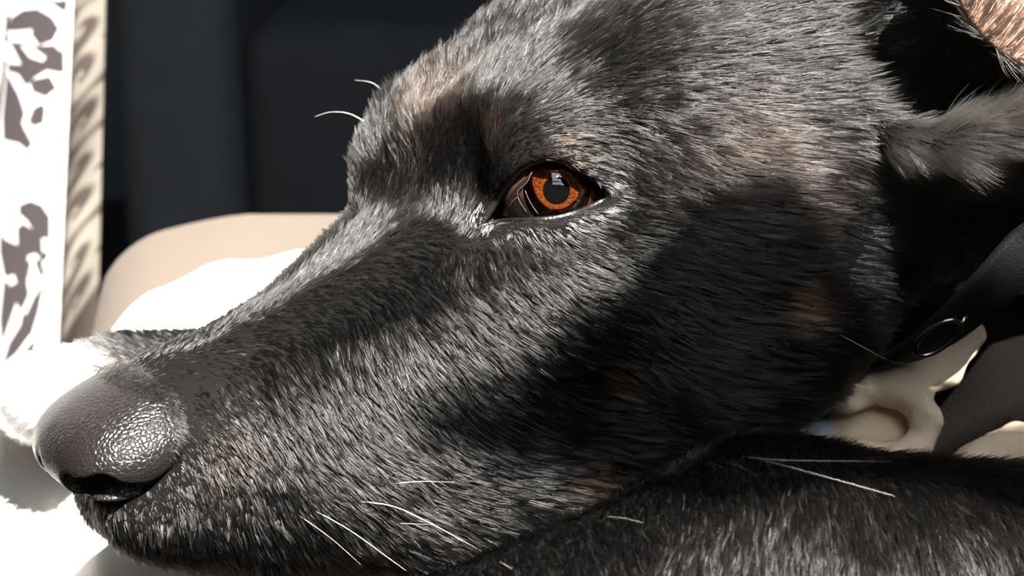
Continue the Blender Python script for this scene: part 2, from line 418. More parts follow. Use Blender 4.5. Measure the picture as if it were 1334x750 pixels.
e0, e1 = px_on(138, 0, 0.88), px_on(130, 330, 0.88); slope2 = (e0[0] - e1[0]) / (e0[2] - e1[2])
zc_ = np.clip(zs, 0.2, 0.8)
cxz = k0[0] + (zc_ - k0[2]) * slope; exz = e0[0] + (zc_ - e0[2]) * slope2
um = np.concatenate([np.linspace(-0.42, -0.062, 24, endpoint=False), np.linspace(-0.062, 0, 170)])
rows_m = np.zeros((len(zs), len(um), 3)); rows_m[..., 0] = cxz[:, None] + um; rows_m[..., 2] = zs[:, None]
rows_m[..., 1] = YC + 0.004 * np.sin(um * 90)[None] * (um < -0.005) + 0.02 * np.sin(um * 40)[None] * (um < -0.07)
us = np.linspace(0, 1, 70)[1:]
rows_s = np.zeros((len(zs), len(us), 3)); rows_s[..., 0] = cxz[:, None] * (1 - us) + exz[:, None] * us - 0.004 * np.sin(us * math.pi)[None] * (1 + np.sin(zs * 60)[:, None] * .4)
rows_s[..., 1] = YC + (0.88 - YC) * us; rows_s[..., 2] = zs[:, None]
back = np.linspace(0, 1, 14)[1:]
rows_b = np.zeros((len(zs), len(back), 3)); rows_b[..., 0] = exz[:, None] - 0.06 * back; rows_b[..., 1] = 0.88 + 0.03 * back; rows_b[..., 2] = zs[:, None]
rows = np.concatenate([rows_m, rows_s, rows_b], 1); nr, ncv = rows.shape[:2]
pt = rows.reshape(-1, 3); pc = to_cam(pt); pq = np.stack([667 + F_PX * pc[:, 0] / pc[:, 1], 375 - F_PX * pc[:, 2] / pc[:, 1]], 1)
col_i = np.tile(np.arange(ncv), nr); main = col_i < len(um)
# print laid out in the cloth's own millimetres; repeats down the panel
cloth = np.stack([(pt[:, 0] - k0[0]) / (0.755 / F_PX) + 96, (k0[2] - pt[:, 2]) / ((k0[2] - k1[2]) / 470.0)], 1)
cl_u = np.tile(np.concatenate([um, us, back]), nr); cloth[:, 0] = np.where(main, 96 + cl_u / (0.775 / F_PX) - 10 * np.clip(cloth[:, 1] / 470, 0, 1) * 0, cloth[:, 0])
pr = np.zeros((len(pt), 3)); q = cloth[main]
q = q - np.stack([np.zeros(len(q)), 0 * q[:, 1]], 1)
d_ = motif(q) ; wgt = np.clip(0.5 - d_ / 1.2, 0, 1)
lf_ = 0.5 + 0.5 * np.sin(q[:, 0] * 0.9 + 2 * np.sin(q[:, 1] * .11)) * np.sin(q[:, 1] * 0.23 + q[:, 0] * .1)
mauve = np.array([0.066, 0.052, 0.060])[None] * (0.85 + 0.35 * lf_[:, None])
pr[main] = np.array([0.86, 0.84, 0.80]) * (1 - wgt[:, None]) + mauve * wgt[:, None]
qs = cl_u[~main] * 45; qy = cloth[~main][:, 1]
sw = np.zeros(len(qs)); ww = np.zeros(len(qs)) + 1e-3
for cx_, cy_, dr in ((22, 5, 1), (24, 62, -1), (20, 122, 1), (24, 190, 1), (22, 252, -1), (24, 318, 1), (20, 382, -1), (22, 445, 1)):
    dx, dy = (qs - cx_), qy - cy_; r_ = np.hypot(dx, dy) + 1e-6; th = np.arctan2(dy, dx) * dr
    g = np.exp(-(r_ / 22) ** 4) + 1e-3 / (1 + r_); sw += g * (0.5 + 0.5 * np.sin(th + 3.0 * np.log(r_ / 3 + 1) + 1.0)); ww += g
sw = sw / ww
dk, lt = np.array([0.20, 0.15, 0.125]), np.array([0.80, 0.72, 0.60]); k_ = np.clip((sw - 0.3) / 0.45, 0, 1)[:, None]
pr[~main] = dk * (1 - k_) + lt * k_
m_cur = bpy.data.materials.new('printed_curtain'); m_cur.use_nodes = True; nt = m_cur.node_tree; b = nt.nodes['Principled BSDF']
a_ = nt.nodes.new('ShaderNodeAttribute'); a_.attribute_name = 'print'; tr = nt.nodes.new('ShaderNodeBsdfTranslucent'); ms = nt.nodes.new('ShaderNodeMixShader')
wv_ = nt.nodes.new('ShaderNodeTexNoise'); wv_.inputs['Scale'].default_value = 900; tcn = nt.nodes.new('ShaderNodeTexCoord'); nt.links.new(tcn.outputs['Object'], wv_.inputs['Vector'])
bpn = nt.nodes.new('ShaderNodeBump'); bpn.inputs['Strength'].default_value = 0.3; bpn.inputs['Distance'].default_value = 0.0005
nt.links.new(wv_.outputs['Fac'], bpn.inputs['Height']); nt.links.new(bpn.outputs['Normal'], b.inputs['Normal'])
nt.links.new(a_.outputs['Color'], b.inputs['Base Color']); nt.links.new(a_.outputs['Color'], tr.inputs['Color']); b.inputs['Roughness'].default_value = 0.9
ms.inputs[0].default_value = 0.35; nt.links.new(b.outputs[0], ms.inputs[1]); nt.links.new(tr.outputs[0], ms.inputs[2]); nt.links.new(ms.outputs[0], nt.nodes['Material Output'].inputs[0])
ii = np.arange(nr * ncv).reshape(nr, ncv)
fc = np.stack([ii[:-1, :-1], ii[:-1, 1:], ii[1:, 1:], ii[1:, :-1]], -1).reshape(-1, 4)
cur = mesh_obj('curtain', pt, fc, m_cur, label='white curtain with mauve leaf print and scrolled edge left of the sofa arm', cat='curtain')
ca = cur.data.color_attributes.new('print', 'FLOAT_COLOR', 'POINT')
ca.data.foreach_set('color', np.concatenate([pr, np.ones((len(pt), 1))], 1).astype(np.float32).ravel())

# unseen, added drape behind the photographer: it keeps the sun off the dog's cheek
SH = [(1010, 238), (940, 246), (890, 268), (850, 315), (790, 370), (745, 425), (712, 475), (655, 512), (590, 535), (540, 552),
      (560, 590), (640, 602), (740, 604), (815, 622), (838, 640), (855, 642), (930, 636), (1040, 624), (1130, 622), (1240, 640), (1330, 662)]
sp_, ok_ = B.trace(SH); sp_ = W(sp_[ok_]); YD = -0.06
dr_ = sp_ + SUN_W * ((sp_[:, 1] - YD) / -SUN_W[1])[:, None]  # wanted cheek shadow, projected sunward, gives the outline
dr_ = np.concatenate([dr_[:1] + [[0.10, 0, -0.006], [0.04, 0, -0.003]], dr_]); xm = dr_[:, 0].max(); pol = np.concatenate([[(xm + .26, ZC - .05), (xm + .10, ZC - .05), (xm + .06, dr_[0, 2] + .02)], dr_[:, [0, 2]], [(dr_[-1, 0] + .04, dr_[-1, 2] - .1), (xm + .02, 0.75), (xm + .26, 0.75)]])
hs = 0.004; gx = np.arange(pol[:, 0].min(), xm + .262, hs); gz = np.arange(0.75, ZC - .05, hs)
GX, GZ = np.meshgrid(gx, gz, indexing='ij'); cc_ = np.stack([GX[:-1, :-1] + hs / 2, GZ[:-1, :-1] + hs / 2], -1)
inn = (poly_sd(pol, cc_.reshape(-1, 2)) < 0); ii = np.arange(GX.size).reshape(GX.shape)
fq = np.stack([ii[:-1, :-1], ii[1:, :-1], ii[1:, 1:], ii[:-1, 1:]], -1).reshape(-1, 4)[inn]
us_, inv = np.unique(fq, return_inverse=True); fq = np.asarray(inv).reshape(-1, 4); g3 = np.stack([GX, YD + 0.003 * np.sin(GX * 70), GZ], -1).reshape(-1, 3)[us_]
v = np.concatenate([g3, g3 + [0, -0.003, 0]]); fq = np.concatenate([fq, fq[:, ::-1] + len(g3)])
m_blk = simple_mat('grey_blocker_cloth', (0.10, 0.10, 0.11), 0.9, 0.1, 60)
mesh_obj('cheek_shade_blocker', v, fq, m_blk, label='grey drape added out of view behind the photographer to shade the cheek', cat='blocker')

# ------------------------------------------------------------------ the dog
def hair_mat(name):
    m = bpy.data.materials.new(name); m.use_nodes = True; nt = m.node_tree
    for n in list(nt.nodes): nt.nodes.remove(n)
    out = nt.nodes.new('ShaderNodeOutputMaterial'); h = nt.nodes.new('ShaderNodeBsdfHairPrincipled')
    h.parametrization = 'COLOR'
    at = nt.nodes.new('ShaderNodeAttribute'); at.attribute_name = 'tint'
    nt.links.new(at.outputs['Color'], h.inputs['Color'])
    h.inputs['Roughness'].default_value = 0.27; h.inputs['Radial Roughness'].default_value = 0.45
    h.inputs['Random Roughness'].default_value = 0.3; h.inputs['IOR'].default_value = 1.55
    nt.links.new(h.outputs[0], out.inputs['Surface'])
    return m
def hair_obj(name, roots, dirs, nors, length, lift, tint, rad, mat, parent, npt=5, wob=None, bend=0.6, clump=None, kind='stuff'):
    n = len(roots); ts = np.linspace(0, 1, npt)
    pos = np.zeros((n, npt, 3)); p = roots - nors * 0.25
    cl, sl = np.cos(lift), np.sin(lift); pos[:, 0] = p
    for k in range(1, npt):
        a = lift * (1 - bend * ts[k])
        d = dirs * np.cos(a)[:, None] + nors * np.sin(a)[:, None]
        if wob is not None: d = d + wob * ts[k]
        d /= np.linalg.norm(d, axis=1, keepdims=True)
        p = p + d * (length / (npt - 1))[:, None]; pos[:, k] = p
    if clump is not None:                                  # tips drawn together into locks
        frac, strength, reach = clump
        ci = np.sort(np.random.default_rng(3).choice(n, max(1, int(n * frac)), replace=False))
        kd = KDTree(len(ci))
        for j, c_ in enumerate(roots[ci]): kd.insert(c_, j)
        kd.balance()
        near = np.array([kd.find(c_)[1:] for c_ in roots]); own = ci[near[:, 0].astype(int)]
        okc = (near[:, 1] < reach) & ((dirs * dirs[own]).sum(1) > 0.6)
        sv = strength * np.random.default_rng(4).uniform(0.5, 1.0, n) * okc
        for k in range(1, npt):
            wk = (sv * ts[k] ** 1.1)[:, None]; tl = (length / np.maximum(length[own], 1e-3))[:, None]
            pos[:, k] = pos[:, k] * (1 - wk) + wk * (pos[own, 0] + (pos[own, k] - pos[own, 0]) * tl)
    hc = bpy.data.hair_curves.new(name); hc.add_curves([npt] * n)
    base = np.array(parent.matrix_basis.translation)
    hc.attributes['position'].data.foreach_set('vector', (W(pos.reshape(-1, 3)) - base).astype(np.float32).ravel())
    r = hc.attributes.get('radius') or hc.attributes.new('radius', 'FLOAT', 'POINT')
    taper = np.array([1.0, 1.0, 0.9, 0.65, 0.12]) if npt == 5 else np.linspace(1, .1, npt)
    r.data.foreach_set('value', ((rad[:, None] * taper) / 1000).astype(np.float32).ravel())
    t = hc.attributes.new('tint', 'FLOAT_COLOR', 'CURVE')
    t.data.foreach_set('color', np.concatenate([tint, np.ones((n, 1))], 1).astype(np.float32).ravel())
    hc.materials.append(mat)
    return link(bpy.data.objects.new(name, hc), parent, kind=kind)

lo, hi = (-150, 300, -150), (262, 580, 100)
V, Q = B.mesh(lo, hi, 1.3)
print('body', len(V), len(Q))
dog_base = W(unp(1010, 930, 345))
dog = empty('dog', dog_base, label='black short-haired dog with an amber eye resting its chin on its foreleg', cat='dog')
bpy.context.view_layer.update()
m_skin = simple_mat('dog_skin', (0.022, 0.018, 0.016), 0.8, 0.25, 300, 0.3, 900, spec=0.1)
# skin colour: pale pink inside the ear flap, white over the toes of the far paw, else black
nt = m_skin.node_tree; bsdf = nt.nodes['Principled BSDF']; at = nt.nodes.new('ShaderNodeAttribute'); at.attribute_name = 'skin'
for lk in list(bsdf.inputs['Base Color'].links): nt.links.remove(lk)
mx = nt.nodes.new('ShaderNodeMix'); mx.data_type = 'RGBA'; mx.blend_type = 'MULTIPLY'; mx.inputs['Factor'].default_value = 0.35
nz = [n for n in nt.nodes if n.type == 'TEX_NOISE'][0]
nt.links.new(at.outputs['Color'], mx.inputs['A']); nt.links.new(nz.outputs['Fac'], mx.inputs['B']); nt.links.new(mx.outputs['Result'], bsdf.inputs['Base Color'])
body = child('body', W(V), Q, m_skin, dog)
PAW_A, PAW_B = unp(175, 488, 450), unp(118, 502, 446)
def paw_white(p):                                          # how white the fur is: 1 over the toes of the far paw
    ax = PAW_B - PAW_A; t = ((p - PAW_A) @ ax) / (ax @ ax)
    near = np.linalg.norm(p - unp(85, 514, 446), axis=-1) < 40
    return np.clip(t, 0, 1) * near
EAR_C = unp(1270, 26, 390)
def ear_in(p):                                             # inside the ear shell
    q = (p - EAR_C) / np.array([32, 34, 29]); return np.sqrt((q * q).sum(-1))
def ear_pink(p):                                           # bare pink skin on the inside of the flap
    q = (p - EAR_FLAP) / (EAR_FR + 2.5); on = np.clip((1.12 - np.sqrt((q * q).sum(-1))) * 5, 0, 1)
    return on * np.clip(((p - unp(1272, 60, 384)) @ np.array([0.8, 0, 0.6])) / 15, 0, 1)
skin = np.tile([0.005, 0.0045, 0.0042], (len(V), 1)).astype(float)
w = paw_white(V)[:, None]; skin = skin * (1 - w) + w * np.array([0.8, 0.75, 0.68])
w = ear_pink(V)[:, None]; skin = skin * (1 - w) + w * np.array([0.75, 0.48, 0.36])
ca = body.data.color_attributes.new('skin', 'FLOAT_COLOR', 'POINT')
ca.data.foreach_set('color', np.concatenate([skin, np.ones((len(V), 1))], 1).astype(np.float32).ravel())

# nose leather
Vn, Qn = NF.mesh(Hd(116, 0, -20) - 34, Hd(116, 0, -20) + 34, 0.42)
m_nose, nt, b = new_mat('nose_leather')
b.inputs['Base Color'].default_value = (0.011, 0.009, 0.009, 1); b.inputs['Roughness'].default_value = 0.34
tc = nt.nodes.new('ShaderNodeTexCoord'); vo = nt.nodes.new('ShaderNodeTexVoronoi'); vo.feature = 'DISTANCE_TO_EDGE'; vo.inputs['Scale'].default_value = 950
nzz = nt.nodes.new('ShaderNodeTexNoise'); nzz.inputs['Scale'].default_value = 300
ad = nt.nodes.new('ShaderNodeMix'); ad.data_type = 'RGBA'; ad.inputs['Factor'].default_value = 0.0012
nt.links.new(tc.outputs['Object'], ad.inputs['A']); nt.links.new(tc.outputs['Object'], nzz.inputs['Vector']); nt.links.new(nzz.outputs['Color'], ad.inputs['B'])
nt.links.new(ad.outputs['Result'], vo.inputs['Vector'])
rp = nt.nodes.new('ShaderNodeMapRange'); rp.inputs['From Max'].default_value = 0.22
nt.links.new(vo.outputs['Distance'], rp.inputs['Value'])
bp = nt.nodes.new('ShaderNodeBump'); bp.inputs['Strength'].default_value = 0.5; bp.inputs['Distance'].default_value = 0.0002
nt.links.new(rp.outputs['Result'], bp.inputs['Height']); nt.links.new(bp.outputs['Normal'], b.inputs['Normal'])
nose = child('nose', W(Vn), Qn, m_nose, dog, label='wet black pebbled nose leather')

# eyes
m_scl = simple_mat('eye_white_dark', (0.05, 0.022, 0.014), 0.25, 0.4, 500)
m_pup = simple_mat('pupil', (0.002, 0.002, 0.002), 1.0, spec=0.0)
m_iris, nt, b = new_mat('iris')
tc = nt.nodes.new('ShaderNodeAttribute'); tc.attribute_name = 'iris'
sx = nt.nodes.new('ShaderNodeSeparateXYZ'); nt.links.new(tc.outputs['Vector'], sx.inputs['Vector'])
cmb = nt.nodes.new('ShaderNodeCombineXYZ'); sc_ = nt.nodes.new('ShaderNodeMath'); sc_.operation = 'MULTIPLY'; sc_.inputs[1].default_value = 1.2
nt.links.new(sx.outputs['X'], sc_.inputs[0]); nt.links.new(sc_.outputs[0], cmb.inputs['X']); nt.links.new(sx.outputs['Y'], cmb.inputs['Y']); nt.links.new(sx.outputs['Z'], cmb.inputs['Z'])
nz = nt.nodes.new('ShaderNodeTexNoise'); nz.inputs['Scale'].default_value = 14; nz.inputs['Detail'].default_value = 6
nt.links.new(cmb.outputs[0], nz.inputs['Vector'])
cr = nt.nodes.new('ShaderNodeValToRGB'); cr.color_ramp.elements[0].position = 0.43; cr.color_ramp.elements[0].color = (0.03, 0.007, 0.0015, 1)
cr.color_ramp.elements[1].position = 0.6; cr.color_ramp.elements[1].color = (0.115, 0.026, 0.004, 1)
nt.links.new(nz.outputs['Fac'], cr.inputs['Fac'])
rim = nt.nodes.new('ShaderNodeMapRange'); rim.inputs['From Min'].default_value = 0.93; rim.inputs['From Max'].default_value = 1.0; rim.inputs['To Min'].default_value = 1; rim.inputs['To Max'].default_value = 0.06
nt.links.new(sx.outputs['X'], rim.inputs['Value'])
mm = nt.nodes.new('ShaderNodeMix'); mm.data_type = 'RGBA'; mm.blend_type = 'MULTIPLY'; mm.inputs['Factor'].default_value = 1
nt.links.new(cr.outputs['Color'], mm.inputs['A']); nt.links.new(rim.outputs['Result'], mm.inputs['B']); nt.links.new(mm.outputs['Result'], b.inputs['Base Color'])
b.inputs['Roughness'].default_value = 0.6; b.inputs['Specular IOR Level'].default_value = 0.0
m_cor = bpy.data.materials.new('cornea'); m_cor.use_nodes = True; nt = m_cor.node_tree
for n in list(nt.nodes): nt.nodes.remove(n)
o_ = nt.nodes.new('ShaderNodeOutputMaterial'); t_ = nt.nodes.new('ShaderNodeBsdfTransparent'); g_ = nt.nodes.new('ShaderNodeBsdfGlossy'); g_.inputs['Roughness'].default_value = 0.02
fr = nt.nodes.new('ShaderNodeFresnel'); fr.inputs['IOR'].default_value = 1.5; mi = nt.nodes.new('ShaderNodeMixShader')
nt.links.new(fr.outputs[0], mi.inputs[0]); nt.links.new(t_.outputs[0], mi.inputs[1]); nt.links.new(g_.outputs[0], mi.inputs[2]); nt.links.new(mi.outputs[0], o_.inputs[0])
m_lid = simple_mat('eyelid_rim', (0.012, 0.009, 0.008), 0.32, 0.3, 400, 0.3, 1500)
m_wet = simple_mat('wet_edge', (0.16, 0.13, 0.12), 0.2)

def revolve(prof, ax, bx, by, c, n=56):                    # profile of (radius, height) around an axis
    v = []; fs = []
    for r_, h_ in prof:
        for k in range(n):
            a = 2 * math.pi * k / n; v.append(c + ax * h_ + r_ * (math.cos(a) * bx + math.sin(a) * by))
    for i in range(len(prof) - 1):
        for k in range(n): fs.append((i * n + k, i * n + (k + 1) % n, (i + 1) * n + (k + 1) % n, (i + 1) * n + k))
    return np.array(v), fs
def build_eye(far):
    T = mirror if far else (lambda p: np.asarray(p))
    iax = on_sphere(731, 247, EYE_C, EYE_R) - EYE_C; iax /= np.linalg.norm(iax)
    bx = ebx - iax * (ebx @ iax); bx /= np.linalg.norm(bx); by = np.cross(iax, bx)
    IR = 8.4; zi = math.sqrt(EYE_R ** 2 - IR ** 2)
    th = np.linspace(math.asin(IR / EYE_R), math.pi, 22)
    v, fs = revolve([(EYE_R * math.sin(t) if i < 21 else 1e-4, EYE_R * math.cos(t)) for i, t in enumerate(th)], iax, bx, by, EYE_C)
    eye = child('eye', W(T(v)), fs, m_scl, dog)
    # iris: shallow dish from rim to pupil
    prof = [(IR * (1 - t) + 3.4 * t, zi - 0.1 - 0.5 * t + 0.2 * t * t) for t in np.linspace(0, 1, 10)]
    v, fs = revolve(prof, iax, bx, by, EYE_C, 72)
    ir = child('iris', W(T(v)), fs, m_iris, dog); ir.parent = eye
    at_ = ir.data.attributes.new('iris', 'FLOAT_VECTOR', 'POINT'); q = v - EYE_C; rr = np.linalg.norm(np.stack([q @ bx, q @ by], 1), axis=1)
    at_.data.foreach_set('vector', np.stack([rr / IR, (q @ bx) / rr, (q @ by) / rr], 1).astype(np.float32).ravel())
    v, fs = revolve([(3.6, zi - 0.5), (0.01, zi - 0.8)], iax, bx, by, EYE_C, 40)
    pu = child('pupil', W(T(v)), fs, m_pup, dog); pu.parent = eye
    cr_ = 9.8; h0 = math.sqrt(cr_ ** 2 - IR ** 2); t0 = math.asin((IR + .25) / cr_)
    v, fs = revolve([(max(cr_ * math.sin(t), 1e-3), zi - h0 + cr_ * math.cos(t)) for t in np.linspace(t0, 0, 18)], iax, bx, by, EYE_C, 56)
    co = child('cornea', W(T(v)), fs, m_cor, dog); co.parent = eye
    for c in (ir, pu, co): c.location = (0, 0, 0)
    # lids
    up = smooth_path(LID[0:10], 40); lw = smooth_path(np.vstack([LID[9:], LID[:1]]), 40)
    for nm, path, th_ in (('upper_eyelid', up, 1.25), ('lower_eyelid', lw, 0.9)):
        out = (path - EYE_C) / np.linalg.norm(path - EYE_C, axis=1, keepdims=True)
        tt = np.linspace(0, 1, len(path)); rr = th_ * (0.45 + 0.55 * np.sin(math.pi * tt) ** 0.6)
        v, fs = tube(T(path + out * 0.25), rr, 10); child(nm, W(v), fs, m_lid, dog)
    # third eyelid: thin fold over the inner corner with pale wet edges
    edge = [on_sphere(x, y, EYE_C, EYE_R + 1.0) for x, y in ((693, 224), (684, 238), (677, 247), (676, 253), (684, 266), (694, 280))]
    edge = smooth_path(edge, 18); cor = on_sphere(640, 288, EYE_C, EYE_R + 0.9)
    v = [];
    for s_ in np.linspace(0, 1, 8):
        q = edge * (1 - s_) + cor * s_; q = EYE_C + (q - EYE_C) / np.linalg.norm(q - EYE_C, axis=1, keepdims=True) * (EYE_R + 0.55 + 0.4 * (1 - s_)); v.append(q)
    v = np.concatenate(v); fs = [(i * 18 + j, i * 18 + j + 1, (i + 1) * 18 + j + 1, (i + 1) * 18 + j) for i in range(7) for j in range(17)]
    te = child('third_eyelid', W(T(v)), fs, m_lid, dog)
    for pl in (((693, 224), (686, 238), (676, 247), (674, 256)), ((684, 248), (690, 262), (701, 279)), ((674, 256), (679, 266), (686, 276)), ((673, 257), (667, 263), (663, 270))):
        p = smooth_path([on_sphere(x, y, EYE_C, EYE_R + 1.05) for x, y in pl], 10)
        v, fs = tube(T(p), 0.055, 6); wr = child('wet_edge', W(v), fs, m_wet, dog); wr.parent = te
build_eye(False); build_eye(True)

# ---- fur: directions laid out by guides on the near side, mirrored to the far side
# px, py, direction (degrees, 0 = right, 90 = down), length mm, lift degrees
G = [(180, 483, -30, 2.6, 22), (250, 442, -38, 3.4, 24), (330, 398, -36, 4, 24), (420, 345, -40, 4.5, 24), (462, 300, -48, 5, 22),
 (230, 500, 0, 2.6, 10), (270, 480, 15, 2.8, 9), (300, 450, 2, 3.4, 8), (370, 425, 8, 4, 7), (430, 390, 16, 4.5, 7), (500, 350, 14, 5, 7), (540, 320, 24, 5, 8),
 (260, 545, 35, 2.5, 20), (300, 520, 50, 3, 20), (350, 490, 55, 3.6, 20), (400, 470, 60, 4.5, 20), (450, 455, 70, 5, 20), (510, 440, 62, 5.5, 18), (570, 400, 45, 5.5, 18), (640, 380, 38, 5.5, 18), (600, 460, 50, 6, 18), (680, 450, 38, 6.5, 17),
 (260, 610, 62, 3, 24), (300, 660, 72, 3.5, 26), (220, 680, 84, 3.5, 28), (190, 655, 80, 2.6, 26), (330, 590, 60, 3.6, 22), (400, 550, 58, 4.5, 20), (480, 530, 52, 5, 19), (560, 540, 45, 5.5, 18),
 (350, 720, 70, 4.5, 26), (420, 700, 52, 5, 24), (460, 640, 38, 5, 22), (520, 600, 30, 5.5, 20), (560, 680, 22, 6, 22), (620, 630, 12, 6, 20), (700, 620, 3, 6.5, 20), (780, 620, 0, 7, 22), (700, 690, 18, 6.5, 24), (640, 720, 28, 6, 24), (820, 640, 8, 7, 24), (640, 560, 30, 6, 18), (720, 540, 22, 6.5, 17),
 (600, 340, 80, 4, 16), (640, 340, 66, 4, 16), (690, 310, 52, 3.6, 16), (740, 300, 28, 3.6, 16), (800, 285, 6, 4.5, 16), (660, 300, 60, 2.4, 16), (720, 290, 40, 2.2, 16), (780, 266, 10, 2.6, 16),
 (840, 270, 8, 6, 16), (700, 370, 40, 5, 17), (780, 370, 24, 6.5, 16), (800, 440, 20, 7, 16), (880, 330, 16, 7.5, 15), (950, 280, 12, 7.5, 15), (1030, 260, 8, 8, 15), (1000, 350, 8, 8, 15), (1050, 420, 10, 8, 15), (1110, 300, 10, 8, 15), (1130, 400, 12, 8, 16), (950, 450, 8, 8, 16), (880, 540, 4, 8, 17), (1000, 530, 4, 8, 18), (800, 560, 6, 7.5, 17), (1080, 500, 10, 8, 18), (900, 590, 2, 9, 22),
 (585, 270, -75, 4, 16), (600, 230, -82, 4.5, 16), (635, 180, -88, 5, 16), (640, 250, -62, 3, 16), (622, 300, -40, 3, 14), (660, 215, -52, 3, 16), (690, 196, -28, 3, 18), (730, 196, 4, 3, 18), (770, 213, 20, 3.4, 18), (810, 235, 24, 4.5, 16),
 (508, 252, -52, 5, 20), (540, 150, -84, 6, 24), (500, 130, -96, 6, 30), (482, 200, -92, 6, 30), (560, 90, -78, 6.5, 26), (620, 50, -58, 7, 24), (560, 210, -66, 5, 18), (580, 160, -76, 5.5, 18),
 (652, 95, -56, 6.5, 18), (700, 30, -48, 7, 20), (716, 124, -28, 6.5, 16), (760, 60, -32, 7, 18), (748, 165, 4, 5, 16), (800, 120, -10, 7, 16), (830, 190, 22, 6, 16), (850, 60, -14, 7.5, 16), (900, 150, 8, 7, 16), (950, 50, -5, 8, 16), (880, 215, 24, 6.5, 15), (960, 190, 14, 7.5, 15), (1050, 80, 0, 9, 16), (1100, 160, 8, 9, 16), (1130, 60, -4, 11, 18), (1120, 110, 4, 11, 18), (1000, 10, -6, 8, 18), (1140, 190, 28, 9, 16),
 (1180, 250, 14, 9, 14), (1230, 260, 8, 10, 14), (1180, 330, 60, 9, 14), (1260, 330, 80, 9, 14), (1300, 260, 60, 9, 14), (1220, 380, 70, 9, 14),
 (620, 735, 75, 5, 18), (700, 715, 60, 5, 16), (800, 690, 62, 5.5, 16), (860, 660, 70, 5.5, 16), (900, 700, 96, 5.5, 17), (960, 640, 80, 5, 17), (1000, 690, 96, 5.5, 17), (1080, 620, 80, 5, 18), (1080, 720, 92, 6, 18), (1180, 680, 84, 6, 18), (1280, 700, 70, 6, 18), (1260, 640, 60, 6, 18)]
EARG = [(1175, 150, -70, 9, 25), (1210, 120, -60, 10, 25), (1200, 60, -72, 10, 25), (1250, 60, -55, 9, 25), (1230, 165, -18, 11, 28), (1280, 150, 0, 11, 30), (1180, 195, 35, 10, 25), (1230, 200, 22, 11, 26), (1290, 178, 12, 11, 28), (1320, 150, -10, 10, 30), (1300, 60, -50, 9, 30), (1280, 20, -60, 9, 30), (1325, 95, -40, 9, 30)]
PAWG = [(190, 435, 190, 4, 22), (140, 450, 185, 5, 25), (90, 475, 178, 5, 28), (45, 500, 160, 5, 30), (60, 560, 150, 5, 28)]
def guides(L, mir):
    L = np.array(L, float); p, ok = B.trace(L[:, :2]); L, p = L[ok], p[ok]
    n = B.grad(p); a = np.radians(L[:, 2]); d = np.stack([np.cos(a), np.zeros(len(L)), -np.sin(a)], 1)
    v = p / np.linalg.norm(p, axis=1, keepdims=True)       # keep the wanted direction in view while lying on the surface
    d = d - v * ((d * n).sum(1) / np.where(np.abs((v * n).sum(1)) < .25, -.25, (v * n).sum(1)))[:, None] * 0.8
    d -= n * (d * n).sum(1)[:, None]; d /= np.linalg.norm(d, axis=1, keepdims=True)
    out = [p, d, L[:, 3], np.radians(L[:, 4])]
    if mir:
        h = tohead(p); s_ = h[:, 1] > 6
        pm = mirror(p[s_]); dm = mirror(p[s_] + d[s_]) - pm
        out = [np.concatenate([out[0], pm]), np.concatenate([out[1], dm]), np.concatenate([out[2], out[2][s_]]), np.concatenate([out[3], out[3][s_]])]
    return out
LEGI = next(i for i, g in enumerate(G) if g[:2] == (620, 735))
GS = [guides(G[:LEGI], True), guides(G[LEGI:], False), guides(EARG, False), guides(PAWG, False)]
GP, GD, GL, GA = [np.concatenate(x) for x in zip(*GS)]
def flow(p, n, chunk=20000):
    d = np.zeros_like(p); ln = np.zeros(len(p)); lf = np.zeros(len(p))
    for c in range(0, len(p), chunk):
        q = p[c:c + chunk]
        r2 = (q * q).sum(1)[:, None] + (GP * GP).sum(1)[None] - 2 * q @ GP.T
        wgt = 1.0 / (np.maximum(r2, 0) + 4.0) ** 2; wgt /= wgt.sum(1, keepdims=True)
        d[c:c + chunk] = wgt @ GD; ln[c:c + chunk] = wgt @ GL; lf[c:c + chunk] = wgt @ GA
    d -= n * (d * n).sum(1)[:, None]
    return d / np.maximum(np.linalg.norm(d, axis=1, keepdims=True), 1e-6), ln, lf
def vnoise(p, s_, seed):                                   # smooth vector noise from a few sines
    r_ = np.random.default_rng(seed); out = np.zeros_like(p)
    for k in range(10):
        K = r_.normal(size=3); K *= 2 * math.pi / (s_ * r_.uniform(.7, 1.5)) / np.linalg.norm(K)
        out += np.sin(p @ K + r_.uniform(0, 6.28))[:, None] * r_.normal(size=3) * 0.3
    return out
tri = np.concatenate([Q[:, [0, 1, 2]], Q[:, [0, 2, 3]]])
A0, A1, A2 = V[tri[:, 0]], V[tri[:, 1]], V[tri[:, 2]]
cr3 = np.cross(A1 - A0, A2 - A0); area = np.linalg.norm(cr3, axis=1) / 2; nn = cr3 / np.maximum(2 * area[:, None], 1e-9); mid = (A0 + A1 + A2) / 3
face = -(nn * mid).sum(1) / np.linalg.norm(mid, axis=1)
px = 667 + F_PX * mid[:, 0] / mid[:, 1]; py = 375 - F_PX * mid[:, 2] / mid[:, 1]
dens = np.where(face > -0.25, 1.0, 0.12) * ((px > -120) & (px < 1440) & (py > -110) & (py < 850))
dens *= np.where((mid[:, 1] > 470), 0.3, 1.0)
dens = dens * area; N_HAIR = 400000
ti = rng.choice(len(tri), N_HAIR, p=dens / dens.sum())
r1, r2 = np.sqrt(rng.random(N_HAIR)), rng.random(N_HAIR)
root = A0[ti] * (1 - r1)[:, None] + A1[ti] * (r1 * (1 - r2))[:, None] + A2[ti] * (r1 * r2)[:, None]
nor = nn[ti]
keep = NF(root) > 0.25
